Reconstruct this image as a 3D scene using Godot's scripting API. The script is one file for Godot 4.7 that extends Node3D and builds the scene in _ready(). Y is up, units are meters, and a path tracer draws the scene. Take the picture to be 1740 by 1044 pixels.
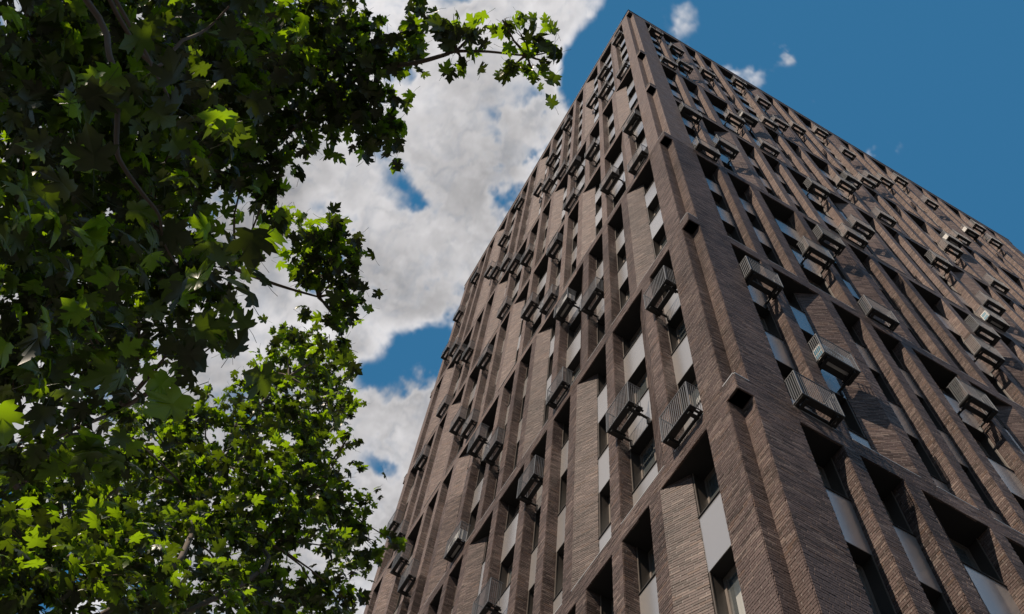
extends Node3D
# A brick apartment tower seen from the pavement at its foot, with two maple trees on the left.
# Facades are laid out in units of one tier (three storeys); U metres make one tier.
const U := 9.6
const EYE_Y := 1.63
const Y0 := 18.244
const LEN_L := 2.46
const LEN_R := 3.37
const REC := 0.03
const HEIGHTS := [5.89, 4.0, 3.0, 2.0, 1.0, 0.0, -1.0]
const BAND := 0.056
# cages: bay group, first or second bay of the group, tier from the top, storey of the tier
const CAGES_L := ["1000", "1004", "1020", "1022", "1040", "1042", "1101", "1103", "1121", "1141", "2002", "2011", "2031", "2110", "2112", "2130", "2132", "3000", "3004", "3020", "3022", "3042", "3101", "3103", "3121", "3141", "4002", "4011", "4031", "4110", "4112", "4130", "4132", "5000", "5004", "5020", "5022", "5101", "5103", "5121", "6002", "6011", "6031", "6110", "6112", "6132", "7000", "7004", "7020", "7022", "7101", "7103", "7121"]
const CAGES_R := ["0000", "0004", "0020", "0022", "0040", "0042", "1001", "1003", "1021", "1041", "1102", "1111", "1131", "2010", "2012", "2030", "2032", "2100", "2104", "2120", "2122", "2142", "3001", "3003", "3021", "3102", "3111", "3131", "4010", "4012", "4032", "4100", "4104", "4120", "4122", "5001", "5003", "5021", "5102", "5111", "6010", "6012", "6100", "6104", "7003", "7102", "8103", "8104"]
const CLOUDS := [
	[-0.264, -0.435, 0.259, 1.35], [-0.151, -0.723, 0.306, 1.35], [-0.047, -0.342, 0.104, 0.80], [-0.034, -0.423, 0.096, 0.80], [0.033, -0.390, 0.076, 0.70], [0.016, -0.257, 0.088, 0.70],
	[-0.035, -0.212, 0.085, 0.80], [0.003, -0.140, 0.066, 0.80], [0.031, -0.111, 0.044, 0.60], [0.057, -0.212, 0.052, 0.50], [0.045, -0.310, 0.067, 0.45], [0.059, -0.428, 0.045, 0.50],
	[0.117, -0.610, 0.086, 0.90], [0.120, -0.739, 0.191, 1.10], [0.119, -0.556, 0.049, 0.70], [-0.009, -0.533, 0.041, 0.30], [0.062, -0.192, 0.034, 0.70], [0.057, -0.235, 0.032, 0.65],
	[0.056, -0.274, 0.030, 0.50], [0.058, -0.102, 0.022, 0.30], [-0.017, -0.335, 0.031, 0.80], [0.109, -0.642, 0.036, 0.90], [0.061, -0.366, 0.038, 0.50], [0.066, -0.496, 0.044, -1.10],
	[0.043, -0.551, 0.029, -0.90], [0.000, -0.561, 0.021, -0.40], [0.009, -0.482, 0.026, -0.70], [0.090, -0.459, 0.029, -0.90], [0.073, -0.284, 0.028, -1.00], [0.078, -0.239, 0.022, -0.80],
	[0.073, -0.160, 0.023, -0.90], [0.078, -0.124, 0.021, -0.80], [0.064, -0.308, 0.016, -0.50], [0.044, -0.321, 0.010, -0.80], [0.021, -0.206, 0.011, -0.50], [-0.079, -0.584, 0.028, -0.80],
	[0.135, -0.048, 0.021, 0.60], [0.136, -0.069, 0.018, 0.50], [0.168, -0.045, 0.022, 0.25], [0.158, -0.064, 0.020, 0.50], [0.176, -0.071, 0.019, 0.45], [0.206, -0.076, 0.020, 0.50],
	[0.230, -0.030, 0.007, 0.50], [0.243, -0.039, 0.006, 0.45], [0.391, 0.105, 0.037, -0.90], [0.468, -0.059, 0.041, -0.80], [0.302, 0.021, 0.048, -0.40],
]
const BLOBS_A := [
	[-7.04, 9.45, 4.10, 0.16], [-7.15, 9.38, 3.85, 0.23], [-7.37, 9.37, 3.92, 0.23], [-7.25, 9.31, 3.60, 0.28], [-6.96, 9.32, 3.51, 0.17], [-6.78, 9.27, 3.32, 0.14],
	[-7.00, 9.28, 3.40, 0.19], [-7.25, 9.23, 3.32, 0.25], [-7.53, 9.25, 3.50, 0.34], [-7.69, 9.30, 3.80, 0.32], [-7.87, 8.71, 3.68, 0.39], [-7.68, 8.63, 3.30, 0.37],
	[-8.01, 8.14, 3.69, 0.40], [-7.88, 8.03, 3.27, 0.38], [-8.17, 7.56, 3.69, 0.37], [-8.42, 7.43, 3.56, 0.37], [-8.49, 6.85, 3.61, 0.34], [-8.34, 6.78, 3.30, 0.34],
	[-8.23, 7.33, 3.16, 0.37], [-8.12, 7.90, 3.08, 0.36], [-8.18, 6.65, 2.92, 0.34], [-8.03, 7.22, 2.78, 0.34], [-7.93, 7.79, 2.73, 0.32], [-7.79, 8.39, 2.73, 0.34],
	[-7.60, 8.98, 2.76, 0.30], [-7.45, 9.10, 3.00, 0.23], [-7.37, 8.97, 2.64, 0.25], [-6.91, 9.43, 2.33, 0.19], [-6.72, 9.41, 2.24, 0.24], [-6.76, 9.31, 2.03, 0.22],
	[-6.49, 9.32, 2.03, 0.18], [-6.51, 9.22, 1.83, 0.19], [-6.60, 9.41, 2.23, 0.17], [-6.30, 9.14, 1.66, 0.11], [-6.98, 9.35, 2.14, 0.15], [-7.25, 9.39, 2.29, 0.17],
	[-8.02, 6.54, 2.64, 0.34], [-7.86, 7.09, 2.47, 0.34], [-7.70, 7.67, 2.37, 0.32], [-7.57, 8.23, 2.30, 0.17], [-7.21, 7.72, 2.31, 0.10], [-7.03, 7.63, 2.10, 0.09],
	[-7.26, 7.61, 2.13, 0.21], [-7.54, 7.50, 2.02, 0.30], [-7.71, 6.94, 2.16, 0.34], [-7.84, 6.41, 2.34, 0.31], [-7.27, 7.49, 1.93, 0.11], [-7.52, 7.36, 1.80, 0.18],
	[-7.64, 6.78, 1.89, 0.26], [-7.72, 6.27, 2.10, 0.24], [-7.31, 6.31, 2.03, 0.17], [-7.14, 6.24, 1.89, 0.14], [-7.54, 6.14, 1.88, 0.21], [-6.71, 9.11, 4.35, 0.09],
	[-6.60, 9.12, 4.37, 0.05], [-6.62, 9.09, 4.23, 0.06], [-6.53, 9.08, 4.18, 0.04], [-6.44, 9.15, 4.57, 0.06], [-6.28, 9.15, 4.55, 0.07], [-6.13, 9.14, 4.54, 0.06],
	[-6.22, 9.11, 4.33, 0.07], [-6.08, 9.12, 4.37, 0.05], [-6.01, 9.13, 4.48, 0.03], [-6.97, 9.48, 4.26, 0.08], [-6.94, 9.42, 3.92, 0.10],
]
const BLOBS_B := [
	[-6.84, 13.84, -1.19, 0.30], [-7.05, 13.63, -1.53, 0.26], [-7.06, 12.68, -1.17, 0.12], [-6.34, 13.75, -1.35, 0.34], [-6.36, 13.93, -1.04, 0.22], [-6.04, 12.76, -1.06, 0.28],
	[-6.23, 12.16, -1.08, 0.39], [-6.70, 12.09, -1.19, 0.39], [-7.19, 12.53, -1.39, 0.12], [-7.27, 11.49, -1.12, 0.25], [-7.40, 11.25, -1.44, 0.31], [-7.39, 10.18, -1.19, 0.35],
	[-6.95, 10.37, -1.01, 0.41], [-6.49, 10.52, -0.83, 0.41], [-5.98, 11.48, -1.20, 0.38], [-5.74, 11.76, -0.75, 0.12], [-5.56, 11.53, -1.09, 0.15], [-5.61, 11.27, -1.46, 0.31],
	[-5.20, 11.24, -1.45, 0.22], [-4.94, 11.18, -1.47, 0.19], [-5.07, 11.00, -1.73, 0.22], [-5.96, 10.31, -1.09, 0.41], [-6.35, 9.77, -0.98, 0.39], [-6.82, 9.23, -0.83, 0.37],
	[-7.27, 8.74, -0.58, 0.30], [-7.60, 8.31, -0.25, 0.23], [-7.68, 7.77, -0.07, 0.27], [-7.36, 6.84, 0.35, 0.30], [-7.04, 6.97, 0.43, 0.30], [-6.72, 7.77, -0.21, 0.34],
	[-6.33, 8.64, -0.76, 0.38], [-5.84, 9.53, -1.25, 0.39], [-5.31, 9.99, -1.42, 0.28], [-7.38, 7.39, 0.19, 0.23], [-7.04, 7.85, -0.10, 0.29], [-5.02, 10.01, -1.35, 0.14],
	[-4.80, 11.25, -1.35, 0.07], [-7.69, 7.31, 0.18, 0.28], [-7.95, 7.84, 0.07, 0.24], [-7.82, 8.41, -0.08, 0.23], [-7.47, 8.77, -0.52, 0.27], [-7.63, 10.43, -0.83, 0.25],
	[-7.74, 9.53, -0.32, 0.20], [-7.37, 6.71, 0.23, 0.26], [-6.92, 11.53, -1.11, 0.21], [-5.29, 11.43, -1.19, 0.14], [-5.43, 10.29, -1.07, 0.22],
]
const NEAR_LEAVES := [
	[-7.21, 4.92, 4.46], [-7.17, 5.02, 4.41], [-7.18, 5.09, 4.32], [-7.54, 5.08, 4.28], [-7.50, 5.09, 4.25], [-7.31, 4.54, 4.18], [-7.37, 4.62, 4.14], [-7.15, 5.19, 4.28],
	[-7.07, 4.74, 4.82], [-7.09, 4.84, 4.81], [-7.49, 5.26, 4.41], [-7.28, 4.67, 3.95], [-7.20, 4.72, 4.00], [-7.21, 4.69, 3.96], [-7.07, 5.47, 4.10], [-6.81, 4.84, 4.09],
	[-6.72, 4.75, 4.10], [-6.80, 4.98, 3.91], [-6.71, 4.73, 3.85], [-6.64, 4.73, 3.84], [-6.73, 4.76, 3.72], [-6.79, 4.43, 3.77], [-6.85, 4.51, 3.73], [-7.03, 4.85, 3.38],
	[-6.94, 4.70, 3.16], [-6.87, 4.69, 3.13], [-7.13, 4.51, 3.30], [-7.20, 4.56, 3.73], [-7.15, 4.65, 3.67], [-6.94, 4.90, 3.81], [-7.08, 4.95, 3.54], [-6.85, 4.97, 3.70],
	[-7.23, 4.44, 3.58], [-7.14, 4.80, 3.34], [-7.53, 4.99, 3.83], [-7.28, 5.32, 3.86], [-7.31, 5.39, 4.04], [-7.68, 5.08, 4.12], [-7.09, 5.06, 3.73], [-7.16, 5.10, 3.61],
	[-7.37, 4.57, 3.84], [-7.06, 5.33, 3.80], [-7.06, 5.41, 3.96], [-7.43, 5.36, 4.06],
]

var mats := {}
var rng := RandomNumberGenerator.new()
var bricks := []
var windows := []
var panels := []
var tower: Node3D
var eye := Vector3(-0.66200212 * U, EYE_Y, 0.5886206 * U)
var cam_basis := Basis(Vector3(0.86831869, 0.07150396, 0.49082566), Vector3(-0.47859253, 0.38068759, 0.79121815), Vector3(-0.13027601, -0.921935, 0.36477941))


class Geo:
	var v := PackedVector3Array()
	var n := PackedVector3Array()
	var t := PackedVector2Array()

	func tri(a: Vector3, b: Vector3, c: Vector3, out: Vector3) -> void:
		var m := (c - a).cross(b - a)
		if m.length_squared() < 1e-14:
			return
		m = m.normalized()
		if m.dot(out) < 0.0:
			m = -m
			var x := b
			b = c
			c = x
		v.append_array([a, b, c])
		n.append_array([m, m, m])
		t.append_array([Vector2.ZERO, Vector2.ZERO, Vector2.ZERO])

	func quad(a: Vector3, b: Vector3, c: Vector3, d: Vector3, out: Vector3, ua := Vector2.ZERO, ub := Vector2.ZERO, uc := Vector2.ZERO, ud := Vector2.ZERO) -> void:
		var m := (c - a).cross(b - a).normalized()
		if m.dot(out) < 0.0:
			m = -m
			v.append_array([a, d, c, a, c, b])
			t.append_array([ua, ud, uc, ua, uc, ub])
		else:
			v.append_array([a, b, c, a, c, d])
			t.append_array([ua, ub, uc, ua, uc, ud])
		for i in 6:
			n.append(m)

	func box(o: Vector3, x: Vector3, y: Vector3, z: Vector3) -> void:
		# a box with one corner at o and the edges x, y, z
		quad(o, o + x, o + x + y, o + y, -z)
		quad(o + z, o + x + z, o + x + y + z, o + y + z, z)
		quad(o, o + z, o + z + y, o + y, -x)
		quad(o + x, o + x + z, o + x + z + y, o + x + y, x)
		quad(o, o + x, o + x + z, o + z, -y)
		quad(o + y, o + x + y, o + x + z + y, o + z + y, y)

	func tube(path: Array, r0: float, r1: float, sides := 7) -> void:
		var rings := []
		for i in path.size():
			var d: Vector3 = (path[mini(i + 1, path.size() - 1)] - path[maxi(i - 1, 0)]).normalized()
			var x := d.cross(Vector3(0.31, 0.2, 0.93)).normalized()
			var y := d.cross(x)
			var r := lerpf(r0, r1, float(i) / (path.size() - 1))
			var ring := []
			for k in sides:
				var e := x * cos(TAU * k / sides) + y * sin(TAU * k / sides)
				ring.append([path[i] + e * r, e])
			rings.append(ring)
		for i in path.size() - 1:
			for k in sides:
				var a: Array = rings[i][k]
				var b: Array = rings[i][(k + 1) % sides]
				var c: Array = rings[i + 1][(k + 1) % sides]
				var e: Array = rings[i + 1][k]
				var m: Vector3 = (c[0] - a[0]).cross(b[0] - a[0])
				var l := [a, b, c, a, c, e] if m.dot(a[1]) > 0.0 else [a, c, b, a, e, c]
				for p in l:
					v.append(p[0])
					n.append(p[1])
					t.append(Vector2.ZERO)

	func into(mesh: ArrayMesh, mat: Material) -> void:
		if v.is_empty():
			return
		var arr := []
		arr.resize(Mesh.ARRAY_MAX)
		arr[Mesh.ARRAY_VERTEX] = v
		arr[Mesh.ARRAY_NORMAL] = n
		arr[Mesh.ARRAY_TEX_UV] = t
		mesh.add_surface_from_arrays(Mesh.PRIMITIVE_TRIANGLES, arr)
		mesh.surface_set_material(mesh.get_surface_count() - 1, mat)


class Facade:
	var sd: Vector3
	var od: Vector3
	var side: String

	func _init(a: Vector3, b: Vector3, c: String) -> void:
		sd = a
		od = b
		side = c

	func at(s: float, h: float, off := 0.0) -> Vector3:
		return sd * (s * U) + Vector3(0, Y0 + h * U, 0) - od * (off * U)


func put(called: String, geos: Array, parent: Node = self) -> MeshInstance3D:
	var mesh := ArrayMesh.new()
	for g in geos:
		g[0].into(mesh, g[1])
	var o := MeshInstance3D.new()
	o.name = called
	o.mesh = mesh
	parent.add_child(o, true)
	return o


func thing(called: String, label: String, category: String, at := Vector3.ZERO, group := "") -> Node3D:
	var o := Node3D.new()
	o.name = called
	o.position = at
	tag(o, label, category, group)
	add_child(o, true)
	return o


func tag(o: Node, label: String, category: String, group := "") -> void:
	o.set_meta("label", label)
	o.set_meta("category", category)
	if group:
		o.set_meta("group", group)


func in_frame(p: Vector3) -> bool:
	var q := cam_basis.inverse() * (p - eye)
	return q.z < 0.0 and absf(q.x / q.z) < 0.53 and absf(q.y / q.z) < 0.325


func mat(called: String, r: float, g: float, b: float, rough: float, metal := 0.0, spec := 0.5) -> StandardMaterial3D:
	var m := StandardMaterial3D.new()
	m.resource_name = called
	m.albedo_color = Color(r, g, b).linear_to_srgb()
	m.roughness = rough
	m.metallic = metal
	m.metallic_specular = spec
	mats[called] = m
	return m


func _ready() -> void:
	rng.seed = 7
	set_camera()
	set_sky()
	set_materials()
	build_ground()
	build_tower()
	build_cages()
	build_trees()


func set_camera() -> void:
	var c := Camera3D.new()
	c.name = "camera"
	c.transform = Transform3D(cam_basis.orthonormalized(), eye)
	c.fov = 33.3
	c.near = 0.05
	c.far = 2000.0
	add_child(c)
	var sun := DirectionalLight3D.new()
	sun.name = "sun"
	sun.light_energy = 1.6
	sun.light_color = Color(1.0, 0.93, 0.85)
	sun.light_angular_distance = 0.5
	sun.shadow_enabled = true
	add_child(sun)
	sun.look_at_from_position(Vector3(-1.0, 1.07, 0.25), Vector3.ZERO)


func smooth(a: float, b: float, x: float) -> float:
	var t := clampf((x - a) / (b - a), 0.0, 1.0)
	return t * t * (3.0 - 2.0 * t)


func cover_map() -> PackedFloat32Array:
	# how much cloud there is, on a coarse map of the layer round the zenith
	var out := PackedFloat32Array()
	for j in 257:
		for i in 257:
			var px := -0.86 + i / 128.0
			var pz := -1.39 + j / 128.0
			var c := -0.34
			for b in CLOUDS:
				var ex: float = px - b[0]
				var ez: float = pz - b[1]
				var q: float = (ex * ex + ez * ez) / (b[2] * b[2])
				if q < 5.0:
					c += b[3] * exp(-q * 1.0)
			out.append(clampf(c, -0.7, 0.98))
	return out


func sky_noise(id: int, frequency: float, octaves: int, gain := 0.5) -> FastNoiseLite:
	var n := FastNoiseLite.new()
	n.seed = id
	n.noise_type = FastNoiseLite.TYPE_SIMPLEX_SMOOTH
	n.frequency = frequency
	n.fractal_octaves = octaves
	n.fractal_gain = gain
	return n


func set_sky() -> void:
	# Clouds lie in a flat layer overhead: a direction is looked up where it meets that layer.
	var w := 4096
	var h := 2048
	var fine := sky_noise(11, 9.0, 7, 0.6)
	var bulk := sky_noise(5, 7.0, 5, 0.5)
	var veil := sky_noise(31, 22.0, 5, 0.62)
	var low := sky_noise(23, 0.9, 2)
	var cover := cover_map()
	var im := Image.create(w, h, false, Image.FORMAT_RGBA8)
	im.fill(Color(0.22, 0.22, 0.21))
	var row := 0
	var end := h / 2 - 8
	while row < end:
		# a strip of rows, its columns thinned out where they crowd together
		var mid := PI / 2.0 - (row + 4.0) / h * PI
		var step := clampi(int(0.9 / maxf(cos(mid), 0.002)), 1, 64) if mid > 0.62 else 4
		var skip := 1 if mid > 0.62 else 4
		var rows := mini(8, end - row)
		var cells := w / step
		var data := PackedByteArray()
		data.resize(cells * (rows / skip) * 3)
		var o := 0
		for r8 in rows / skip:
			var up := PI / 2.0 - (row + (r8 + 0.5) * skip) / h * PI
			var y := sin(up)
			var r := cos(up) / maxf(y, 0.06)
			var haze := pow(1.0 - y, 3.0)
			for k in cells:
				var a := TAU * (k + 0.5) / cells
				var px := r * sin(a)
				var pz := -r * cos(a)
				var f := fine.get_noise_2d(px, pz)
				var g := bulk.get_noise_2d(px + 0.05 * f, pz)
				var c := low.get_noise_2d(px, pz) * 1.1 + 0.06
				var gx := (px + 0.86) * 128.0
				var gz := (pz + 1.39) * 128.0
				if gx > 0.0 and gz > 0.0 and gx < 255.9 and gz < 255.9:
					var n := int(gz) * 257 + int(gx)
					var fx := gx - int(gx)
					var fz := gz - int(gz)
					var m := lerpf(lerpf(cover[n], cover[n + 1], fx), lerpf(cover[n + 257], cover[n + 258], fx), fz)
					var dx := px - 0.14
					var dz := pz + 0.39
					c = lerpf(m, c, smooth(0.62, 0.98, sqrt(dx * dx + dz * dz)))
				var v := veil.get_noise_2d(px, pz + 0.1 * g)
				var sum := c + 0.85 * f + 0.85 * g + 0.12 * veil.get_noise_2d(px * 1.9, pz * 1.9)
				var dens := smooth(0.16, 0.74, sum) * clampf(1.0 + 0.25 * v, 0.0, 1.0)
				var thick := smooth(0.55, 1.15, sum)
				var wide := low.get_noise_2d(px * 4.0, pz * 4.0)
				var puff := 0.35 - 2.0 * absf(bulk.get_noise_2d(px * 2.3 + 9.0, pz * 2.3) + 0.25 * f)
				var lum := clampf(0.72 - 0.24 * thick + 0.26 * f + 0.22 * g + 0.26 * wide + 0.05 * v + 0.06 * puff, 0.34, 0.84)
				var blue := Color(0.036, 0.165, 0.338).lerp(Color(0.16, 0.30, 0.45), haze)
				var e := blue.lerp(Color(lum * 1.005, lum * 0.985, lum), dens).linear_to_srgb()
				data[o] = int(e.r * 255.0 + 0.5)
				data[o + 1] = int(e.g * 255.0 + 0.5)
				data[o + 2] = int(e.b * 255.0 + 0.5)
				o += 3
		var strip := Image.create_from_data(cells, rows / skip, false, Image.FORMAT_RGB8, data)
		strip.resize(w, rows, Image.INTERPOLATE_BILINEAR)
		strip.convert(Image.FORMAT_RGBA8)
		im.blit_rect(strip, Rect2i(0, 0, w, rows), Vector2i(0, row))
		row += rows
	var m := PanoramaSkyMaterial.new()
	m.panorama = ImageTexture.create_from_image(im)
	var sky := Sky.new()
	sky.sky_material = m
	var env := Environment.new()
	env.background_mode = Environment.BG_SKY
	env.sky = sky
	env.tonemap_mode = Environment.TONE_MAPPER_LINEAR
	env.tonemap_exposure = 1.14
	env.background_energy_multiplier = 0.86
	env.sdfgi_enabled = true
	env.ssao_enabled = true
	env.ssil_enabled = true
	var we := WorldEnvironment.new()
	we.name = "world_environment"
	we.environment = env
	add_child(we)


func brick_tone() -> Color:
	# linear base colours of dark clinker
	var k := rng.randf()
	var c := Color(0.164, 0.122, 0.110)
	if k < 0.22:
		c = Color(0.115, 0.088, 0.078)
	elif k > 0.94:
		c = Color(0.245, 0.190, 0.165)
	elif k > 0.84:
		c = Color(0.225, 0.170, 0.148)
	elif k > 0.78:
		c = Color(0.185, 0.128, 0.103)
	return c * rng.randf_range(0.86, 1.14)


func set_materials() -> void:
	var n := 1024
	var col := Image.create(n, n, false, Image.FORMAT_RGB8)
	var hgt := Image.create(n, n, false, Image.FORMAT_L8)
	var rgh := Image.create(n, n, false, Image.FORMAT_L8)
	col.fill(Color(0.085, 0.075, 0.068).linear_to_srgb())
	hgt.fill(Color(0.1, 0.1, 0.1))
	rgh.fill(Color(0.9, 0.9, 0.9))
	for row in 64:
		var shift := (row % 2) * 32 + int(rng.randf() * 9.0)
		var pale := Color(0.26, 0.235, 0.215).linear_to_srgb()
		col.fill_rect(Rect2i(0, row * 16, n, 13), pale)
		hgt.fill_rect(Rect2i(0, row * 16, n, 13), Color(0.6, 0.6, 0.6))
		for k in 16:
			var c := brick_tone()
			c.a = 1.0
			var g := rng.randf_range(0.62, 1.0)
			var q := rng.randf_range(0.36, 0.6)
			for wrap in 2:
				var rect := Rect2i(k * 64 + shift - wrap * n, row * 16, 60, 14)
				col.fill_rect(rect, c.linear_to_srgb())
				hgt.fill_rect(rect, Color(g, g, g))
				rgh.fill_rect(rect, Color(q, q, q))
	var b := mat("brick_wall", 1, 1, 1, 1.0, 0.0, 0.15)
	b.albedo_texture = ImageTexture.create_from_image(col)
	b.roughness_texture = ImageTexture.create_from_image(rgh)
	b.heightmap_enabled = true
	b.heightmap_texture = ImageTexture.create_from_image(hgt)
	b.heightmap_scale = 1.0
	mat("mortar", 0.085, 0.075, 0.068, 0.95)
	var grain := FastNoiseLite.new()
	grain.seed = 3
	grain.frequency = 0.05
	grain.fractal_octaves = 4
	var gt := NoiseTexture2D.new()
	gt.noise = grain
	gt.width = 256
	gt.height = 256
	gt.seamless = true
	var ramp := Gradient.new()
	ramp.set_color(0, Color(0.72, 0.72, 0.72))
	ramp.set_color(1, Color(1, 1, 1))
	gt.color_ramp = ramp
	var bm := mat("brick", 1, 1, 1, 0.46, 0.0, 0.15)
	bm.vertex_color_use_as_albedo = true
	bm.albedo_texture = gt
	bm.uv1_triplanar = true
	bm.uv1_world_triplanar = true
	bm.uv1_scale = Vector3(1.7, 1.7, 1.7)
	for i in 6:
		var c := brick_tone()
		var pm := mat("brick_%d" % i, c.r, c.g, c.b, 0.46, 0.0, 0.2)
		pm.albedo_texture = gt
		pm.uv1_triplanar = true
		pm.uv1_world_triplanar = true
		pm.uv1_scale = Vector3(1.7, 1.7, 1.7)
	mat("panel", 0.47, 0.45, 0.435, 0.26, 0.6)
	mat("bronze", 0.055, 0.047, 0.04, 0.45, 0.2)
	mat("trim", 0.34, 0.33, 0.32, 0.4, 0.3)
	mat("frame", 0.15, 0.125, 0.105, 0.45)
	mat("flashing", 0.40, 0.395, 0.39, 0.4, 0.2)
	mat("soffit", 0.022, 0.02, 0.019, 0.8)  # undersides of bands and panels: their deep shade is put into this colour
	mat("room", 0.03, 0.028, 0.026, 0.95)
	var gl := mat("glass", 0.55, 0.62, 0.62, 0.03)
	gl.albedo_color.a = 0.12
	gl.transparency = BaseMaterial3D.TRANSPARENCY_ALPHA
	mat("curtain", 0.42, 0.42, 0.40, 0.9)
	mat("bar", 0.11, 0.115, 0.122, 0.5)
	mat("cage_floor", 0.02, 0.02, 0.02, 0.6)
	mat("white_casing", 0.62, 0.61, 0.58, 0.5)
	mat("blue_print", 0.06, 0.25, 0.36, 0.5)
	mat("bark", 0.11, 0.085, 0.065, 0.9)
	mat("twig", 0.13, 0.09, 0.06, 0.8)
	mat("asphalt", 0.05, 0.05, 0.05, 0.95)
	mat("paving", 0.075, 0.07, 0.068, 0.9)
	var greens := [[0.034, 0.045, 0.012, 0.42], [0.046, 0.060, 0.015, 0.72], [0.025, 0.033, 0.011, 0.20]]
	for i in 3:
		var g: Array = greens[i]
		var l := mat("leaf_%d" % i, g[0], g[1], g[2], 0.42, 0.0, 0.45)
		l.backlight_enabled = true
		l.backlight = (Color(0.80, 1.0, 0.08) * g[3])
		l.cull_mode = BaseMaterial3D.CULL_DISABLED
	mat("seed_wing", 0.20, 0.24, 0.05, 0.6)


func build_ground() -> void:
	var g := Geo.new()
	var e := 700.0
	g.quad(Vector3(-e, 0, -e), Vector3(e, 0, -e), Vector3(e, 0, e), Vector3(-e, 0, e), Vector3.UP)
	put("ground", [[g, mats.asphalt]]).set_meta("kind", "structure")
	var p := Geo.new()
	p.box(Vector3(-14, 0.004, -40), Vector3(60, 0, 0), Vector3(0, 0.12, 0), Vector3(0, 0, 47))
	put("pavement", [[p, mats.paving]]).set_meta("kind", "structure")


func wall(g: Geo, f: Facade, s0: float, off0: float, s1: float, off1: float, h0: float, h1: float, out: Vector3, pier := false) -> void:
	# a stretch of brickwork between two upright edges; near the ground its bricks are laid one by one
	if h1 - h0 < 0.001:
		return
	var n := maxi(1, int(round((h1 - h0) / 0.34)))
	for i in n:
		var ha := lerpf(h0, h1, float(i) / n)
		var hb := lerpf(h0, h1, float(i + 1) / n)
		var a := f.at(s0, ha, off0)
		var b := f.at(s1, ha, off1)
		var c := f.at(s1, hb, off1)
		var d := f.at(s0, hb, off0)
		var l := (b - a).length()
		var near := ((a + c) * 0.5 - eye).length() < NEAR and ha > -1.25
		var u0 := s0 * U + off0 * 37.0
		var k := 1.0 / 3.84
		var q := 1.0 / 3.968
		if near:
			g.quad(a, b, c, d, out)
			lay(a, (b - a) / l, l, a.y, c.y, out.normalized(), pier)
		else:
			far_bricks.quad(a, b, c, d, out, Vector2(u0 * k, a.y * q), Vector2((u0 + l) * k, a.y * q), Vector2((u0 + l) * k, c.y * q), Vector2(u0 * k, c.y * q))


const NEAR := 38.0
var wear := FastNoiseLite.new()
var far_bricks: Geo


func lay(o: Vector3, along: Vector3, l: float, ya: float, yb: float, out: Vector3, pier: bool) -> void:
	var course := int(floor(ya / 0.062))
	var nrm := (out - along * out.dot(along)).normalized()
	var near_eye := (o - eye).length() < 34.0
	while course * 0.062 < yb - 0.004:
		var y := course * 0.062
		var b0 := maxf(y + 0.0055, ya)
		var b1 := minf(y + 0.0565, yb)
		course += 1
		if b1 - b0 < 0.012:
			continue
		var x := -fposmod(float(course % 2) * 0.12 + float((course * 7919) % 13) * 0.004, 0.24)
		while x < l:
			var x0 := maxf(x + 0.008, -0.004)
			var x1 := minf(x + 0.232, l + 0.004)
			x += 0.24
			if x1 - x0 < 0.03:
				continue
			var deep := 0.014 + rng.randf() * 0.005
			var tilt := rng.randf_range(-0.006, 0.006)
			var nod := rng.randf_range(-0.018, 0.018)
			var bx := (along + nrm * tilt).normalized()
			var bz := (nrm - along * tilt + Vector3.UP * nod).normalized()
			var by := bz.cross(bx).normalized()
			if by.y < 0.0:
				by = -by
			var cen := Vector3(o.x, (b0 + b1) * 0.5, o.z) + along * ((x0 + x1) * 0.5) + nrm * (deep - 0.0195)
			var age := 1.0 + 0.45 * wear.get_noise_3d(cen.x, cen.y * 0.5, cen.z) + 0.25 * wear.get_noise_3d(cen.x * 5.0, cen.y * 5.0, cen.z * 5.0)
			bricks.append([Transform3D(Basis(bx * (x1 - x0), by * (b1 - b0), bz * 0.04), cen), brick_tone() * age, pier])
			if x1 < l - 0.02 and x1 > 0.02 and near_eye:
				# pale pointing in the upright joint
				bricks.append([Transform3D(Basis(along * 0.02, Vector3.UP * (b1 - b0 - 0.002), nrm * 0.04), Vector3(o.x, (b0 + b1) * 0.5, o.z) + along * (x1 + 0.008) + nrm * (0.0115 - 0.0195)), Color(0.27, 0.24, 0.22) * rng.randf_range(0.7, 1.15), false])


func bay_lists(side: String, tier: int) -> Array:
	# each: [edge near the corner, far edge, recess from, recess to]
	var out := []
	var first := 0.097
	var count := 7
	var pitch := 0.3295
	if side == "right":
		out.append([0.132, 0.229, 0.132, 0.229])
		first = 0.265
		count = 9
		pitch = 0.33
	for g in count:
		var s := first + g * pitch
		var narrow_first := (tier + g) % 2 == 0
		if side == "right":
			narrow_first = not narrow_first
		if narrow_first:
			out.append([s, s + 0.099, s, s + 0.099])
			out.append([s + 0.136, s + 0.294, s + 0.195, s + 0.294])
		else:
			out.append([s, s + 0.158, s, s + 0.099])
			out.append([s + 0.195, s + 0.294, s + 0.195, s + 0.294])
	return out


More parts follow.
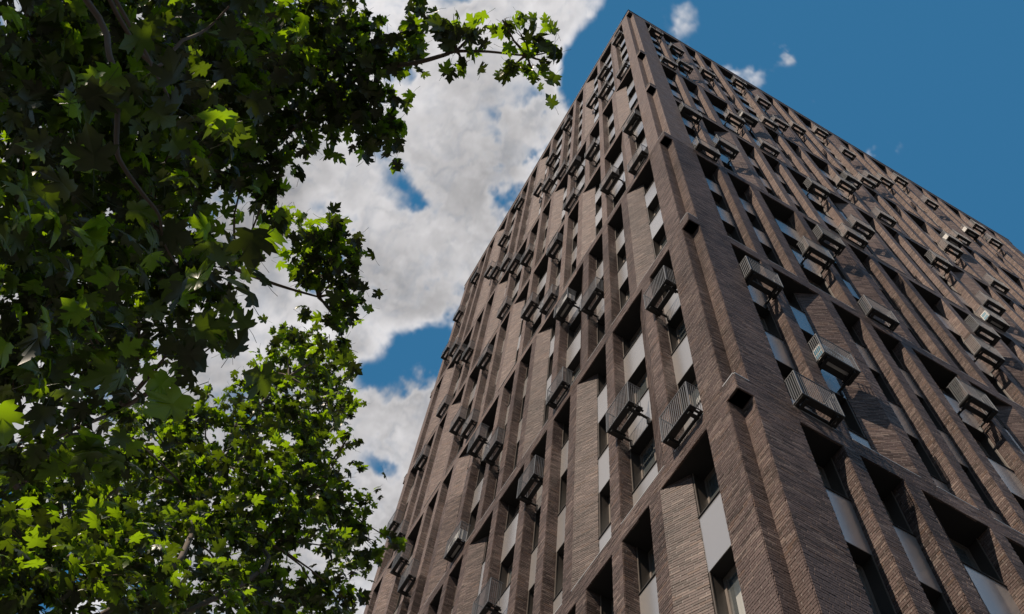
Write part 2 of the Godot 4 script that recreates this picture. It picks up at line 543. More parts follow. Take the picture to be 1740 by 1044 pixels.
func build_tower() -> void:
	tower = thing("apartment_tower", "tall dark brown brick apartment tower of staggered window bays seen from its corner", "building")
	far_bricks = Geo.new()
	wear.seed = 4
	wear.frequency = 0.5
	wear.fractal_octaves = 3
	var left := Facade.new(Vector3(0, 0, -1), Vector3(-1, 0, 0), "left")
	var right := Facade.new(Vector3(1, 0, 0), Vector3(0, 0, 1), "right")
	for f in [left, right]:
		var length := LEN_L if f.side == "left" else LEN_R
		for tier in 6:
			var top: float = HEIGHTS[tier] - BAND - (0.02 if tier == 0 else 0.0)
			var low: float = HEIGHTS[tier + 1]
			if tier == 5:
				low = -1.9
			var bays := bay_lists(f.side, tier)
			var edge := 0.033
			for i in bays.size() + 1:
				# the pier between two bays: near side, front, far side
				var g := Geo.new()
				var last := i == bays.size()
				var b: Array = bays[mini(i, bays.size() - 1)]
				var fa: float = bays[i - 1][1] if i > 0 else edge
				var fb: float = b[0] if not last else length - 0.033
				var na: float = bays[i - 1][3] if i > 0 else edge
				var nb: float = b[2] if not last else length - 0.033
				var lead := i == 0
				wall(g, f, na, 0.033 if lead else REC, fa, 0.0, low, top, f.od * 0.3 - f.sd, lead)
				wall(g, f, fa, 0.0, fb, 0.0, low, top, f.od, lead)
				wall(g, f, fb, 0.0, nb, 0.033 if last else REC, low, top, f.od * 0.3 + f.sd, lead)
				if not g.v.is_empty():
					put("corner_pier" if lead else "pier", [[g, mats.mortar]], tower)
			for b in bays:
				add_bay(f, b, tier, low, top)
			band(f, tier, length)
	build_body()
	sort_windows()
	put("brick_facing", [[far_bricks, mats.brick_wall]], tower)
	lay_out_bricks()


func band(f: Facade, tier: int, length: float) -> void:
	var h1: float = HEIGHTS[tier]
	var h0 := h1 - BAND - (0.02 if tier == 0 else 0.0)
	var g := Geo.new()
	var n := int((length) / 0.33) + 1
	# the face, in lengths, from the building's edge to its other end
	for i in n:
		wall(g, f, lerpf(0.0, length, float(i) / n), 0.0, lerpf(0.0, length, float(i + 1) / n), 0.0, h0, h1, f.od)
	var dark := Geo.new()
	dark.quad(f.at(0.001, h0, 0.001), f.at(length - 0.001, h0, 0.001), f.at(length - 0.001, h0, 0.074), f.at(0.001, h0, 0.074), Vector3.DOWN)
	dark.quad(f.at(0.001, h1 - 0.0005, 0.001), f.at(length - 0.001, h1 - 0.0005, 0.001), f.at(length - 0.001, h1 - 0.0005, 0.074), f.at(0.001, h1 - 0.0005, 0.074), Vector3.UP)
	var cap := Geo.new()
	var up := Vector3.UP * U
	if tier == 0:
		cap.box(f.at(-0.004, h1, -0.004), f.sd * U * (length + 0.008), up * 0.006, -f.od * U * 0.08)
	else:
		for b in bay_lists(f.side, tier - 1):
			cap.box(f.at(b[0], h1, -0.0022), f.sd * U * (b[1] - b[0]), up * 0.0024, -f.od * U * 0.03)
		cap.box(f.at(0.0, h1 + 0.0001 * (1.0 if f.side == "left" else 3.0), -0.0026), f.sd * U * 0.033, up * 0.0032, -f.od * U * 0.0355)
		cap.box(f.at(length - 0.033, h1, -0.0026), f.sd * U * 0.033, up * 0.0032, -f.od * U * 0.0355)
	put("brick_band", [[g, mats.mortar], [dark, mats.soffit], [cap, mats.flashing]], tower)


func add_bay(f: Facade, b: Array, tier: int, low: float, top: float) -> void:
	var high: float = HEIGHTS[tier]
	var floors := 6 if tier == 0 else 3
	var pitch := 0.315 if tier == 0 else 0.3333
	var tall := 0.14 if tier == 0 else 0.153
	var upper := top
	for k in floors:
		var p1 := high - 0.2 - pitch * k
		var p0 := p1 - tall
		if k == floors - 1:
			p0 = maxf(low, p1 - 0.2)
		if tier == 5 and k > 1:
			p0 = low
		windows.append([f, b[2], b[3], p1, upper, tier])
		panels.append([f, b[2], b[3], p0, p1, tier])
		upper = p0
		if tier == 5 and k > 1:
			break


func add_window(w: Array, reveal: Geo, frame: Geo, pane: Geo, blind: Geo) -> void:
	var f: Facade = w[0]
	var s0: float = w[1]
	var s1: float = w[2]
	var h0: float = w[3]
	var h1: float = w[4]
	var up := Vector3.UP * U
	var inn := -f.od * U
	# bronze linings at both sides, a lintel above
	reveal.box(f.at(s0, h0, REC + 0.0003), f.sd * U * 0.003, up * (h1 - h0), inn * 0.031)
	reveal.box(f.at(s1 - 0.003, h0, REC + 0.0003), f.sd * U * 0.003, up * (h1 - h0), inn * 0.031)
	frame.box(f.at(s1 - 0.0042, h0, REC + 0.0001), f.sd * U * 0.0012, up * (h1 - h0), inn * 0.002)
	var t := 0.0055
	var d := 0.056
	frame.box(f.at(s0 + 0.003, h0, d), f.sd * U * t, up * (h1 - h0), inn * 0.007)
	frame.box(f.at(s1 - 0.003 - t, h0, d), f.sd * U * t, up * (h1 - h0), inn * 0.007)
	frame.box(f.at(s0 + 0.003 + t, h0, d), f.sd * U * (s1 - s0 - 0.006 - 2 * t), up * t, inn * 0.007)
	frame.box(f.at(s0 + 0.003 + t, h1 - t, d), f.sd * U * (s1 - s0 - 0.006 - 2 * t), up * t, inn * 0.007)
	var mid := lerpf(s0, s1, 0.38)
	frame.box(f.at(mid, h0 + t, d + 0.0008), f.sd * U * t, up * (h1 - h0 - 2 * t), inn * 0.0055)
	pane.quad(f.at(s0 + 0.003 + t, h0 + t, d + 0.003), f.at(s1 - 0.003 - t, h0 + t, d + 0.003), f.at(s1 - 0.003 - t, h1 - t, d + 0.003), f.at(s0 + 0.003 + t, h1 - t, d + 0.003), f.od)
	var k := rng.randf()
	if k < 0.4:
		var drop := rng.randf_range(0.2, 1.0)
		var e0 := s0 + 0.01 + (0.0 if k < 0.25 else 0.03)
		blind.quad(f.at(e0, lerpf(h1, h0, drop), d + 0.014), f.at(s1 - 0.01, lerpf(h1, h0, drop), d + 0.014), f.at(s1 - 0.01, h1, d + 0.014), f.at(e0, h1, d + 0.014), f.od)


func add_panel(w: Array, face: Geo, lip: Geo) -> void:
	var f: Facade = w[0]
	var s0: float = w[1]
	var s1: float = w[2]
	var up := Vector3.UP * U
	face.box(f.at(s0 + 0.0006, w[3] + 0.0005, REC), f.sd * U * (s1 - s0 - 0.0012), up * (w[4] - w[3] - 0.0005), -f.od * U * 0.0012)
	lip.box(f.at(s0 + 0.0003, w[3], REC + 0.0013), f.sd * U * (s1 - s0 - 0.0006), up * (w[4] - w[3] - 0.0002), -f.od * U * 0.033)
	lip.box(f.at(s0, w[4], REC - 0.0025), f.sd * U * (s1 - s0), up * 0.0022, -f.od * U * 0.03)


func sort_windows() -> void:
	var by_view := func(a, b): return far_from_view(a) < far_from_view(b)
	windows.sort_custom(by_view)
	panels.sort_custom(by_view)
	var fr := Geo.new()
	var rv := Geo.new()
	var pn := Geo.new()
	var bl := Geo.new()
	for i in windows.size():
		if i >= 300:
			add_window(windows[i], rv, fr, pn, bl)
			continue
		var a := Geo.new()
		var b := Geo.new()
		var c := Geo.new()
		var d := Geo.new()
		add_window(windows[i], a, b, c, d)
		var o := put("window", [[b, mats.frame], [a, mats.bronze]], tower)
		put("pane", [[c, mats.glass]], o)
		if not d.v.is_empty():
			put("blind", [[d, mats.curtain]], o)
	var far := put("upper_windows", [[fr, mats.frame], [rv, mats.bronze], [pn, mats.glass], [bl, mats.curtain]], tower)
	far.set_meta("kind", "stuff")
	var pf := Geo.new()
	var pl := Geo.new()
	for i in panels.size():
		if i >= 300:
			add_panel(panels[i], pf, pl)
			continue
		var a := Geo.new()
		var b := Geo.new()
		add_panel(panels[i], a, b)
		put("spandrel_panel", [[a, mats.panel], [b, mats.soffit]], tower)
	put("upper_panels", [[pf, mats.panel], [pl, mats.soffit]], tower).set_meta("kind", "stuff")


func far_from_view(w: Array) -> float:
	var p: Vector3 = w[0].at((w[1] + w[2]) * 0.5, (w[3] + w[4]) * 0.5)
	var d := (p - eye).length()
	return d if in_frame(p) else d + 1000.0


func build_body() -> void:
	var g := Geo.new()
	var i := 0.082 * U
	var x1 := LEN_R * U
	var z1 := -LEN_L * U
	var top := Y0 + 5.80 * U
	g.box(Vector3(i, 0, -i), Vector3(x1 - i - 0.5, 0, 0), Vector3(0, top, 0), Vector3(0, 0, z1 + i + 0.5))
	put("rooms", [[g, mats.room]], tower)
	var r := Geo.new()
	r.box(Vector3(0.02, top + 0.01, -0.02), Vector3(x1 - 0.04, 0, 0), Vector3(0, 0.75, 0), Vector3(0, 0, z1 + 0.04))
	put("roof", [[r, mats.soffit]], tower)
	# the two sides that face away
	var e := 0.034 * U
	far_bricks.quad(Vector3(x1, 0, -e), Vector3(x1, 0, z1), Vector3(x1, top, z1), Vector3(x1, top, -e), Vector3.RIGHT, Vector2(0, 0), Vector2(5.6, 0), Vector2(5.6, 15.6), Vector2(0, 15.6))
	far_bricks.quad(Vector3(e, 0, z1), Vector3(x1, 0, z1), Vector3(x1, top, z1), Vector3(e, top, z1), Vector3.FORWARD, Vector2(0, 0), Vector2(7.7, 0), Vector2(7.7, 15.6), Vector2(0, 15.6))
	# the notches at the two outer ends
	far_bricks.quad(Vector3(x1 - e, 0, -e), Vector3(x1, 0, -e), Vector3(x1, top, -e), Vector3(x1 - e, top, -e), Vector3.BACK, Vector2(0, 0), Vector2(0.08, 0), Vector2(0.08, 15.6), Vector2(0, 15.6))
	far_bricks.quad(Vector3(e, 0, z1 + e), Vector3(e, 0, z1), Vector3(e, top, z1), Vector3(e, top, z1 + e), Vector3.LEFT, Vector2(0, 0), Vector2(0.08, 0), Vector2(0.08, 15.6), Vector2(0, 15.6))
	# ends of the bands there
	for h in HEIGHTS:
		var y0: float = Y0 + (h - BAND) * U
		var y1: float = Y0 + h * U
		far_bricks.quad(Vector3(x1, y0, 0), Vector3(x1, y0, -e), Vector3(x1, y1, -e), Vector3(x1, y1, 0), Vector3.RIGHT)
		far_bricks.quad(Vector3(0, y0, z1), Vector3(e, y0, z1), Vector3(e, y1, z1), Vector3(0, y1, z1), Vector3.FORWARD)


func lay_out_bricks() -> void:
	var box := BoxMesh.new()
	box.size = Vector3.ONE
	var best := []
	for i in bricks.size():
		if bricks[i][2] and in_frame(bricks[i][0].origin):
			best.append([(bricks[i][0].origin - eye).length(), i])
	best.sort_custom(func(a, b): return a[0] < b[0])
	best = best.slice(0, 300)
	var own := {}
	var variants := []
	for k in 6:
		var m := box.duplicate()
		m.material = mats["brick_%d" % k]
		variants.append(m)
	var pier: Node = tower.get_node("corner_pier")
	for b in best:
		own[b[1]] = true
		var o := MeshInstance3D.new()
		o.name = "brick"
		o.mesh = variants[rng.randi() % 6]
		o.transform = bricks[b[1]][0]
		pier.add_child(o, true)
	var mm := MultiMesh.new()
	mm.transform_format = MultiMesh.TRANSFORM_3D
	mm.use_colors = true
	box.material = mats.brick
	mm.mesh = box
	mm.instance_count = bricks.size() - own.size()
	var at := 0
	for i in bricks.size():
		if own.has(i):
			continue
		mm.set_instance_transform(at, bricks[i][0])
		mm.set_instance_color(at, bricks[i][1])
		at += 1
	var o := MultiMeshInstance3D.new()
	o.name = "laid_bricks"
	o.multimesh = mm
	o.set_meta("kind", "stuff")
	tower.add_child(o, true)
	print("bricks ", bricks.size(), " windows ", windows.size(), " panels ", panels.size())


const CW := 0.93
const CH := 0.93


func cage_meshes() -> Dictionary:
	var d := {}
	var bar := Geo.new()
	bar.box(Vector3(-0.007, 0, -0.0025), Vector3(0.014, 0, 0), Vector3(0, CH - 0.04, 0), Vector3(0, 0, 0.005))
	var rails := Geo.new()
	var w := CW / 2.0
	for y in [0.0, CH - 0.02]:
		rails.box(Vector3(-w, y, 0.28), Vector3(CW, 0, 0), Vector3(0, 0.02, 0), Vector3(0, 0, 0.02))
		for x in [-w, w - 0.02]:
			rails.box(Vector3(x, y, -0.06), Vector3(0.02, 0, 0), Vector3(0, 0.02, 0), Vector3(0, 0, 0.34))
	for x in [-w, w - 0.02]:
		rails.box(Vector3(x, 0.02, 0.28), Vector3(0.02, 0, 0), Vector3(0, CH - 0.04, 0), Vector3(0, 0, 0.02))
	var flo := Geo.new()
	for z in [0.15, -0.06]:
		flo.box(Vector3(-w + 0.01, -0.012, z), Vector3(CW - 0.02, 0, 0), Vector3(0, 0.03, 0), Vector3(0, 0, 0.128))
	for x in [-w + 0.02, w - 0.20]:
		flo.box(Vector3(x, -0.03, -0.10), Vector3(0.07, 0, 0), Vector3(0, 0.017, 0), Vector3(0, 0, 0.37))
		flo.box(Vector3(x + 0.12, -0.028, -0.10), Vector3(0.05, 0, 0), Vector3(0, 0.015, 0), Vector3(0, 0, 0.37))
	for x in [-w + 0.10, w - 0.16]:
		# arms back to the wall, with a strut below
		flo.box(Vector3(x, -0.075, -0.28), Vector3(0.05, 0, 0), Vector3(0, 0.044, 0), Vector3(0, 0, 0.53))
		flo.box(Vector3(x, -0.30, -0.29), Vector3(0.05, 0, 0), Vector3(0, 0.26, 0), Vector3(0, 0, 0.05))
	var fine := 16.0
	var places := []
	var turned := []
	for k in int(fine):
		places.append(Vector3(-w + 0.02 + (CW - 0.04) * (k + 0.5) / fine, 0.02, 0.29))
	for k in 6:
		for x in [-w + 0.01, w - 0.01]:
			turned.append(Vector3(x, 0.02, -0.03 + 0.30 * (k + 0.5) / 6.0))
	var all := Geo.new()
	for p in places:
		for i in bar.v.size():
			all.v.append(bar.v[i] + p)
			all.n.append(bar.n[i])
			all.t.append(Vector2.ZERO)
	for p in turned:
		for i in bar.v.size():
			var q := Vector3(bar.v[i].z, bar.v[i].y, -bar.v[i].x)
			all.v.append(q + p)
			all.n.append(Vector3(bar.n[i].z, bar.n[i].y, -bar.n[i].x))
			all.t.append(Vector2.ZERO)
	var names := {"bar": [bar, "bar"], "bars": [all, "bar"], "rails": [rails, "bar"], "floor": [flo, "cage_floor"]}
	for k in names:
		var m := ArrayMesh.new()
		names[k][0].into(m, mats[names[k][1]])
		d[k] = m
	d.places = places
	d.turned = turned
	return d


func child(parent: Node, called: String, mesh: Mesh, at := Vector3.ZERO) -> MeshInstance3D:
	var o := MeshInstance3D.new()
	o.name = called
	o.mesh = mesh
	o.position = at
	parent.add_child(o, true)
	return o


const ORD := ["first", "second", "third", "fourth", "fifth", "sixth", "seventh", "eighth", "ninth", "tenth", "eleventh", "twelfth", "thirteenth", "fourteenth", "fifteenth", "sixteenth", "seventeenth", "eighteenth", "nineteenth"]
const TIERS := ["top tier", "second tier", "third tier", "fourth tier", "lowest tier"]


func build_cages() -> void:
	var m := cage_meshes()
	var list := []
	for side in ["left", "right"]:
		var f := Facade.new(Vector3(0, 0, -1), Vector3(-1, 0, 0), "left") if side == "left" else Facade.new(Vector3(1, 0, 0), Vector3(0, 0, 1), "right")
		for code in (CAGES_L if side == "left" else CAGES_R):
			var g := int(code[0]) - 1
			var i := int(code[1])
			var tier := int(code[2])
			var k := int(code[3])
			var column := g * 2 + i
			var s := 0.0
			if side == "left":
				s = 0.097 + g * 0.3295 + (0.049 if i == 0 else 0.244)
			else:
				s = 0.1805 if g < 0 else 0.265 + g * 0.33 + (0.049 if i == 0 else 0.244)
				column = 0 if g < 0 else g * 2 + i + 1
			var h: float = HEIGHTS[tier + 1] + k * (0.315 if tier == 0 else 0.3333) + 0.008
			list.append([f.at(s, h), f, column, tier, k, code, side])
	list.sort_custom(func(a, b): return (a[0] - eye).length() < (b[0] - eye).length())
	var protos := {}
	for n in list.size():
		var c: Array = list[n]
		var f: Facade = c[1]
		var face := "sunlit" if c[6] == "left" else "shaded"
		var label := "grey barred basket, %s facade, %s, %s column from corner, %s storey" % [face, TIERS[c[3]], ORD[c[2]], ORD[c[4]]]
		var kind := "near" if n < 24 else "far"
		var o: Node3D
		if protos.has(kind):
			o = protos[kind].duplicate()
			o.name = "barred_basket"
			add_child(o, true)
		else:
			o = Node3D.new()
			o.name = "barred_basket"
			add_child(o, true)
			child(o, "rails", m.rails)
			child(o, "floor_plate", m.floor)
			if kind == "near":
				for p in m.places:
					child(o, "bar", m.bar, p)
				for p in m.turned:
					child(o, "bar", m.bar, p).rotation.y = PI / 2.0
			else:
				child(o, "bars", m.bars).set_meta("kind", "stuff")
			protos[kind] = o
		tag(o, label, "metal basket", "barred metal baskets hung on the tower facades")
		o.transform = Transform3D(Basis(Vector3.UP.cross(f.od), Vector3.UP, f.od), c[0])
		fill_cage(c)


func fill_cage(c: Array) -> void:
	var f: Facade = c[1]
	var where := "%s %s" % [c[6], c[5]]
	var units := ["right 1041", "right 4120", "right 6012", "right 7102", "right 2012", "left 4130", "left 2132"]
	if not where in units:
		return
	var o := thing("cooling_unit", "white air conditioner unit in a basket, %s facade, %s, %s column from corner" % ["sunlit" if c[6] == "left" else "shaded", TIERS[c[3]], ORD[c[2]]], "air conditioner", Vector3.ZERO, "air conditioner units in the baskets")
	o.transform = Transform3D(Basis(Vector3.UP.cross(f.od), Vector3.UP, f.od), c[0] + Vector3(0, 0.035, 0) + f.od * 0.01)
	var g := Geo.new()
	g.box(Vector3(-0.40, 0, -0.03), Vector3(0.80, 0, 0), Vector3(0, 0.58, 0), Vector3(0, 0, 0.27))
	put("casing", [[g, mats.white_casing]], o)
	var r := Geo.new()
	for k in 5:
		var ring := []
		for a in 25:
			ring.append(Vector3(-0.1 + cos(TAU * a / 24.0) * (0.05 + k * 0.045), 0.29 + sin(TAU * a / 24.0) * (0.05 + k * 0.045), 0.245))
		r.tube(ring, 0.006, 0.006, 4)
	put("fan_grille", [[r, mats.frame]], o)
	if where in ["right 1041", "right 4120"]:
		var s := Geo.new()
		for y in [0.08, 0.32]:
			s.box(Vector3(-0.404 if c[6] == "right" else 0.40, y, 0.0), Vector3(0.004, 0, 0), Vector3(0, 0.18, 0), Vector3(0, 0, 0.2))
		put("blue_label", [[s, mats.blue_print]], o)


func leaf_mesh(bend: float, fold: float, twist: float) -> ArrayMesh:
	var half := [Vector2(0.0, 0.0), Vector2(0.16, -0.07), Vector2(0.40, -0.05), Vector2(0.33, 0.05), Vector2(0.43, 0.13), Vector2(0.27, 0.20), Vector2(0.45, 0.30), Vector2(0.59, 0.52), Vector2(0.44, 0.50), Vector2(0.41, 0.60), Vector2(0.30, 0.49), Vector2(0.17, 0.45), Vector2(0.22, 0.60), Vector2(0.32, 0.72), Vector2(0.17, 0.74), Vector2(0.12, 0.84), Vector2(0.0, 1.0)]
	var rise := func(p: Vector2) -> Vector3: return Vector3(p.x, p.y - 0.35, -bend * ((p.y - 0.3) * (p.y - 0.3) + p.x * p.x) + fold * absf(p.x) + twist * p.x * p.y)
	var g := Geo.new()
	for side in [1.0, -1.0]:
		for i in half.size() - 1:
			var a: Vector2 = half[i] * Vector2(side, 1)
			var b: Vector2 = half[i + 1] * Vector2(side, 1)
			g.tri(rise.call(Vector2(0, 0.28)), rise.call(a), rise.call(b), Vector3(0, 0, 1))
			for j in 3:
				# one smooth blade on each side of the midrib
				var e: Vector3 = g.v[g.v.size() - 1 - j]
				g.n[g.n.size() - 1 - j] = Vector3(2.0 * bend * e.x - fold * side - twist * (e.y + 0.35), 2.0 * bend * (e.y + 0.05) - twist * e.x, 1.0).normalized()
	g.tube([rise.call(Vector2(0, 0.0)), rise.call(Vector2(0, 0)) + Vector3(0.02, -0.3, 0.02), rise.call(Vector2(0, 0)) + Vector3(0.08, -0.62, 0.1)], 0.009, 0.012, 3)
	var m := ArrayMesh.new()
	g.into(m, null)
	return m


func scatter(leaves: Array, c: Vector3, r: float, count: int, size: float) -> void:
	# a bough's leaves, thinning out towards its rim, in short sprays of three to seven along hidden twigs
	var left := count
	var rim := 1.08 if r > 0.13 else 0.8
	while left > 0:
		var n := mini(left, rng.randi_range(3, 7))
		left -= n
		var d := Vector3(rng.randfn(), rng.randfn() * 0.8, rng.randfn()) * r * 0.52
		if d.length() > r * rim:
			d *= r * rim / d.length()
		var along := (Vector3(d.x, 0, d.z).normalized() + Vector3(rng.randfn(), rng.randfn() * 0.4 - 0.15, rng.randfn()) * 0.8).normalized()
		for i in n:
			var p := c + d + along * size * (i - n * 0.5) * 0.55 + Vector3(rng.randfn(), rng.randfn(), rng.randfn()) * size * 0.4
			var z := Vector3(rng.randfn() * 0.75, 1.0, rng.randfn() * 0.75).normalized()
			var y := along + Vector3(rng.randfn(), rng.randfn() * 0.5 - 0.5, rng.randfn()) * 0.8
			y = (y - z * y.dot(z)).normalized()
			var x := y.cross(z)
			var k := size * rng.randf_range(0.6, 1.3)
			leaves.append([Transform3D(Basis(x, y, z).scaled(Vector3(k, k, k)), p), rng.randi() % 9])


func plant(o: Node3D, leaves: Array) -> void:
	var meshes := [leaf_mesh(0.55, 0.14, 0.1), leaf_mesh(0.95, 0.34, 0.25), leaf_mesh(0.4, -0.16, -0.4)]
	var order := []
	for i in leaves.size():
		var p: Vector3 = leaves[i][0].origin
		if in_frame(p):
			order.append([(p - eye).length() / leaves[i][0].basis.x.length(), i])
	order.sort_custom(func(a, b): return a[0] < b[0])
	var own := {}
	for b in order.slice(0, 300):
		own[b[1]] = true
		var l: Array = leaves[b[1]]
		var q := child(o, "leaf", meshes[l[1] % 3])
		q.transform = l[0]
		q.transform.origin -= o.position
		q.set_surface_override_material(0, mats["leaf_%d" % (l[1] / 3)])
	for k in 9:
		var mm := MultiMesh.new()
		mm.transform_format = MultiMesh.TRANSFORM_3D
		var mesh: ArrayMesh = meshes[k % 3].duplicate()
		mesh.surface_set_material(0, mats["leaf_%d" % (k / 3)])
		mm.mesh = mesh
		var some := []
		for i in leaves.size():
			if leaves[i][1] == k and not own.has(i):
				some.append(leaves[i][0])
		mm.instance_count = some.size()
		for i in some.size():
			var t: Transform3D = some[i]
			t.origin -= o.position
			mm.set_instance_transform(i, t)
		var n := MultiMeshInstance3D.new()
		n.name = "foliage"
		n.multimesh = mm
		n.set_meta("kind", "stuff")
		o.add_child(n, true)
	print("leaves ", leaves.size())


func bough(o: Node3D, called: String, points: Array, r0: float, r1: float, wood := "bark") -> void:
	var path := []
	for i in points.size() - 1:
		for k in 4:
			var t := k / 4.0
			var p0: Vector3 = points[maxi(i - 1, 0)]
			var p3: Vector3 = points[mini(i + 2, points.size() - 1)]
			path.append((points[i] as Vector3).cubic_interpolate(points[i + 1], p0, p3, t) - o.position)
	path.append(points[-1] - o.position)
	var g := Geo.new()
	g.tube(path, r0, r1)
	put(called, [[g, mats[wood]]], o)


func twigs(o: Node3D, hub: Array, blobs: Array, r: float) -> void:
	# thin branches from the nearest hub to every clump of leaves
	var g := Geo.new()
	for b in blobs:
		var p := Vector3(b[0], b[1], b[2])
		var from: Vector3 = hub[0]
		for q in hub:
			if (q as Vector3).distance_to(p) < from.distance_to(p):
				from = q
		var mid := from.lerp(p, 0.5) + Vector3(rng.randfn(), rng.randfn(), rng.randfn()) * 0.06 * from.distance_to(p)
		g.tube([from - o.position, from.lerp(mid, 0.5) + Vector3(0, 0.02, 0) - o.position, mid - o.position, p - o.position], r, r * 0.35, 5)
		for k in 4:
			var e := p + Vector3(rng.randfn(), rng.randfn(), rng.randfn()) * float(b[3]) * 0.45
			g.tube([mid.lerp(p, 0.6) - o.position, p.lerp(e, 0.4) - o.position, e - o.position], r * 0.25, r * 0.1, 4)
	put("twigs", [[g, mats.twig]], o).set_meta("kind", "stuff")


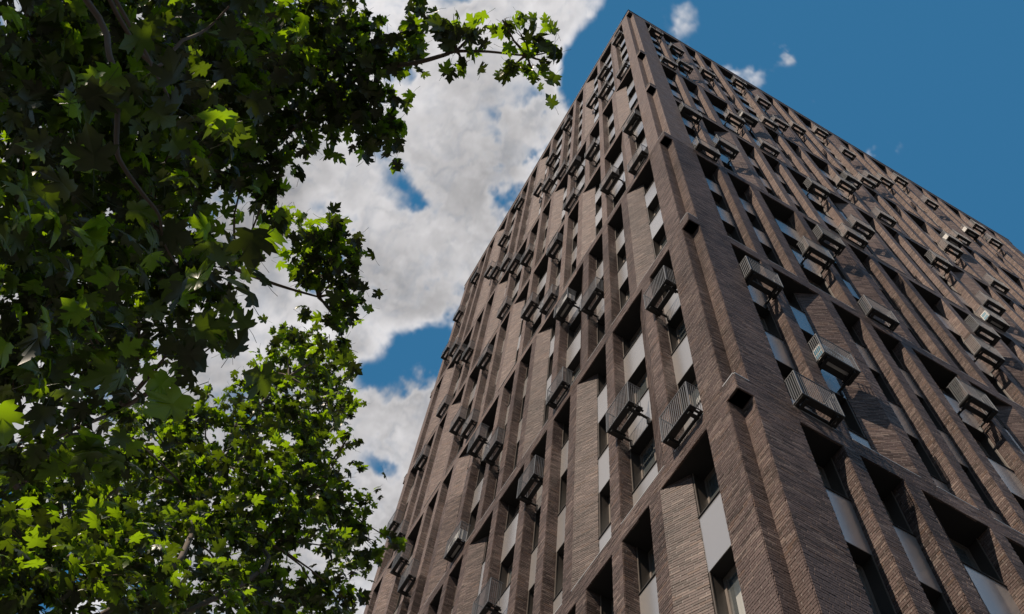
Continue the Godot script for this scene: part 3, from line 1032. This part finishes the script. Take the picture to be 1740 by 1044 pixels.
func build_trees() -> void:
	var o := thing("maple_tree", "dark near maple tree whose leafy boughs hang overhead beside the camera", "tree", Vector3(-10.6, 0, 6.9))
	var crown := [Vector3(-10.6, 0, 6.9), Vector3(-10.5, 2.2, 6.8), Vector3(-10.2, 4.6, 6.3), Vector3(-10.0, 7.0, 5.6), Vector3(-9.9, 9.2, 5.2)]
	bough(o, "trunk", crown, 0.24, 0.10)
	bough(o, "limb", [Vector3(-10.2, 4.6, 6.3), Vector3(-9.2, 5.5, 5.0), Vector3(-7.95, 5.75, 4.33), Vector3(-7.63, 5.48, 4.23), Vector3(-7.52, 5.38, 4.15), Vector3(-7.41, 5.24, 4.02), Vector3(-7.36, 5.23, 3.97), Vector3(-7.26, 5.23, 3.91), Vector3(-7.17, 5.23, 3.86), Vector3(-7.13, 5.29, 3.74), Vector3(-7.06, 5.36, 3.64)], 0.016, 0.004)
	bough(o, "limb", [Vector3(-9.2, 5.5, 5.0), Vector3(-8.4, 6.2, 4.5), Vector3(-7.80, 6.17, 4.13), Vector3(-7.63, 6.08, 4.05), Vector3(-7.52, 5.99, 4.02), Vector3(-7.45, 5.98, 3.93)], 0.012, 0.004)
	bough(o, "limb", [Vector3(-9.9, 9.2, 5.2), Vector3(-9.0, 10.0, 3.6), Vector3(-8.01, 10.09, 3.06), Vector3(-7.52, 9.88, 3.52), Vector3(-7.12, 9.56, 3.73), Vector3(-6.87, 9.23, 3.95), Vector3(-6.68, 9.07, 4.16), Vector3(-6.62, 9.09, 4.22), Vector3(-6.42, 9.11, 4.33), Vector3(-6.17, 9.13, 4.44), Vector3(-6.05, 9.14, 4.53)], 0.032, 0.004)
	bough(o, "limb", [Vector3(-10.0, 7.0, 5.6), Vector3(-9.2, 7.6, 3.8), Vector3(-7.89, 8.17, 2.31), Vector3(-7.69, 8.48, 2.18), Vector3(-7.53, 8.68, 2.06), Vector3(-7.34, 8.88, 1.95), Vector3(-7.01, 9.20, 1.84), Vector3(-6.68, 9.34, 1.85)], 0.04, 0.008)
	bough(o, "limb", [Vector3(-10.0, 7.0, 5.6), Vector3(-8.9, 6.9, 4.6), Vector3(-7.91, 6.71, 3.87), Vector3(-7.82, 6.98, 3.95), Vector3(-7.79, 7.22, 4.00), Vector3(-7.74, 7.27, 4.16)], 0.016, 0.005)
	bough(o, "limb", [Vector3(-10.2, 4.6, 6.3), Vector3(-8.9, 6.0, 3.2), Vector3(-7.66, 6.39, 1.42), Vector3(-7.55, 6.51, 1.53), Vector3(-7.49, 6.71, 1.59), Vector3(-7.36, 7.20, 1.53), Vector3(-7.24, 7.52, 1.60)], 0.03, 0.006)
	var leaves := []
	for b in BLOBS_A:
		var c := Vector3(b[0], b[1], b[2])
		var r: float = b[3]
		scatter(leaves, c, r, int(820.0 * r * r) + 6, 0.11)
		if r > 0.3:
			scatter(leaves, c + (c - Vector3(-6.5, 2.0, 5.5)).normalized() * 0.7 + Vector3(0, 0.2, 0), r * 1.15, int(800.0 * r * r), 0.11)
		if r > 0.30:
			scatter(leaves, c + Vector3(-0.25, -1.1, 0.5), r * 0.8, int(90.0 * r * r), 0.12)
	for i in 52:
		scatter(leaves, Vector3(rng.randf_range(-13.0, -9.3), rng.randf_range(6.0, 12.5), rng.randf_range(2.6, 9.0)), 0.55, 150, 0.125)
	for p in NEAR_LEAVES:
		scatter(leaves, Vector3(p[0], p[1], p[2]), 0.12, 3, 0.115)
	twigs(o, [Vector3(-8.01, 10.09, 3.06), Vector3(-7.52, 9.88, 3.52), Vector3(-7.12, 9.56, 3.73), Vector3(-6.62, 9.09, 4.22), Vector3(-6.17, 9.13, 4.44), Vector3(-7.89, 8.17, 2.31), Vector3(-7.34, 8.88, 1.95), Vector3(-6.68, 9.34, 1.85), Vector3(-7.82, 6.98, 3.95), Vector3(-7.66, 6.39, 1.42), Vector3(-7.36, 7.20, 1.53), Vector3(-8.6, 7.3, 3.4)], BLOBS_A, 0.014)
	plant(o, leaves)
	var q := thing("maple_tree", "sunlit maple tree with a lower bushy crown standing behind the near boughs", "tree", Vector3(-9.0, 0, -2.4))
	bough(q, "trunk", [Vector3(-9.0, 0, -2.4), Vector3(-8.9, 3.0, -2.2), Vector3(-8.4, 5.6, -1.5), Vector3(-7.9, 7.6, -1.0)], 0.2, 0.09)
	bough(q, "limb", [Vector3(-7.9, 7.6, -1.0), Vector3(-6.86, 10.20, -1.23), Vector3(-6.83, 11.44, -1.25), Vector3(-6.82, 12.37, -1.30), Vector3(-6.70, 13.22, -1.26), Vector3(-6.59, 13.78, -1.31)], 0.035, 0.006)
	bough(q, "limb", [Vector3(-8.4, 5.6, -1.5), Vector3(-6.74, 8.14, -0.56), Vector3(-6.81, 9.78, -0.96), Vector3(-6.85, 10.85, -1.21), Vector3(-6.95, 12.03, -1.26), Vector3(-6.97, 12.66, -1.20)], 0.035, 0.006)
	bough(q, "limb", [Vector3(-8.4, 5.6, -1.5), Vector3(-6.10, 9.08, -1.01), Vector3(-6.04, 10.17, -1.27), Vector3(-5.85, 11.34, -1.38), Vector3(-5.78, 11.57, -1.05), Vector3(-5.74, 11.76, -0.75)], 0.03, 0.006)
	leaves = []
	for b in BLOBS_B:
		var c := Vector3(b[0], b[1], b[2])
		var r: float = b[3]
		scatter(leaves, c, r, int(700.0 * r * r) + 8, 0.115)
		if r > 0.26:
			scatter(leaves, c + (c - Vector3(-6.5, 2.0, 5.5)).normalized() * 0.8, r * 1.15, int(760.0 * r * r), 0.115)
	for i in 60:
		scatter(leaves, Vector3(rng.randf_range(-11.8, -8.4), rng.randf_range(5.0, 10.0), rng.randf_range(-5.0, -0.6)), 0.55, 130, 0.12)
	twigs(q, [Vector3(-6.86, 10.20, -1.23), Vector3(-6.82, 12.37, -1.30), Vector3(-6.70, 13.22, -1.26), Vector3(-6.74, 8.14, -0.56), Vector3(-6.85, 10.85, -1.21), Vector3(-6.10, 9.08, -1.01), Vector3(-6.04, 10.17, -1.27), Vector3(-5.85, 11.34, -1.38), Vector3(-7.3, 7.6, -0.4)], BLOBS_B, 0.016)
	plant(q, leaves)
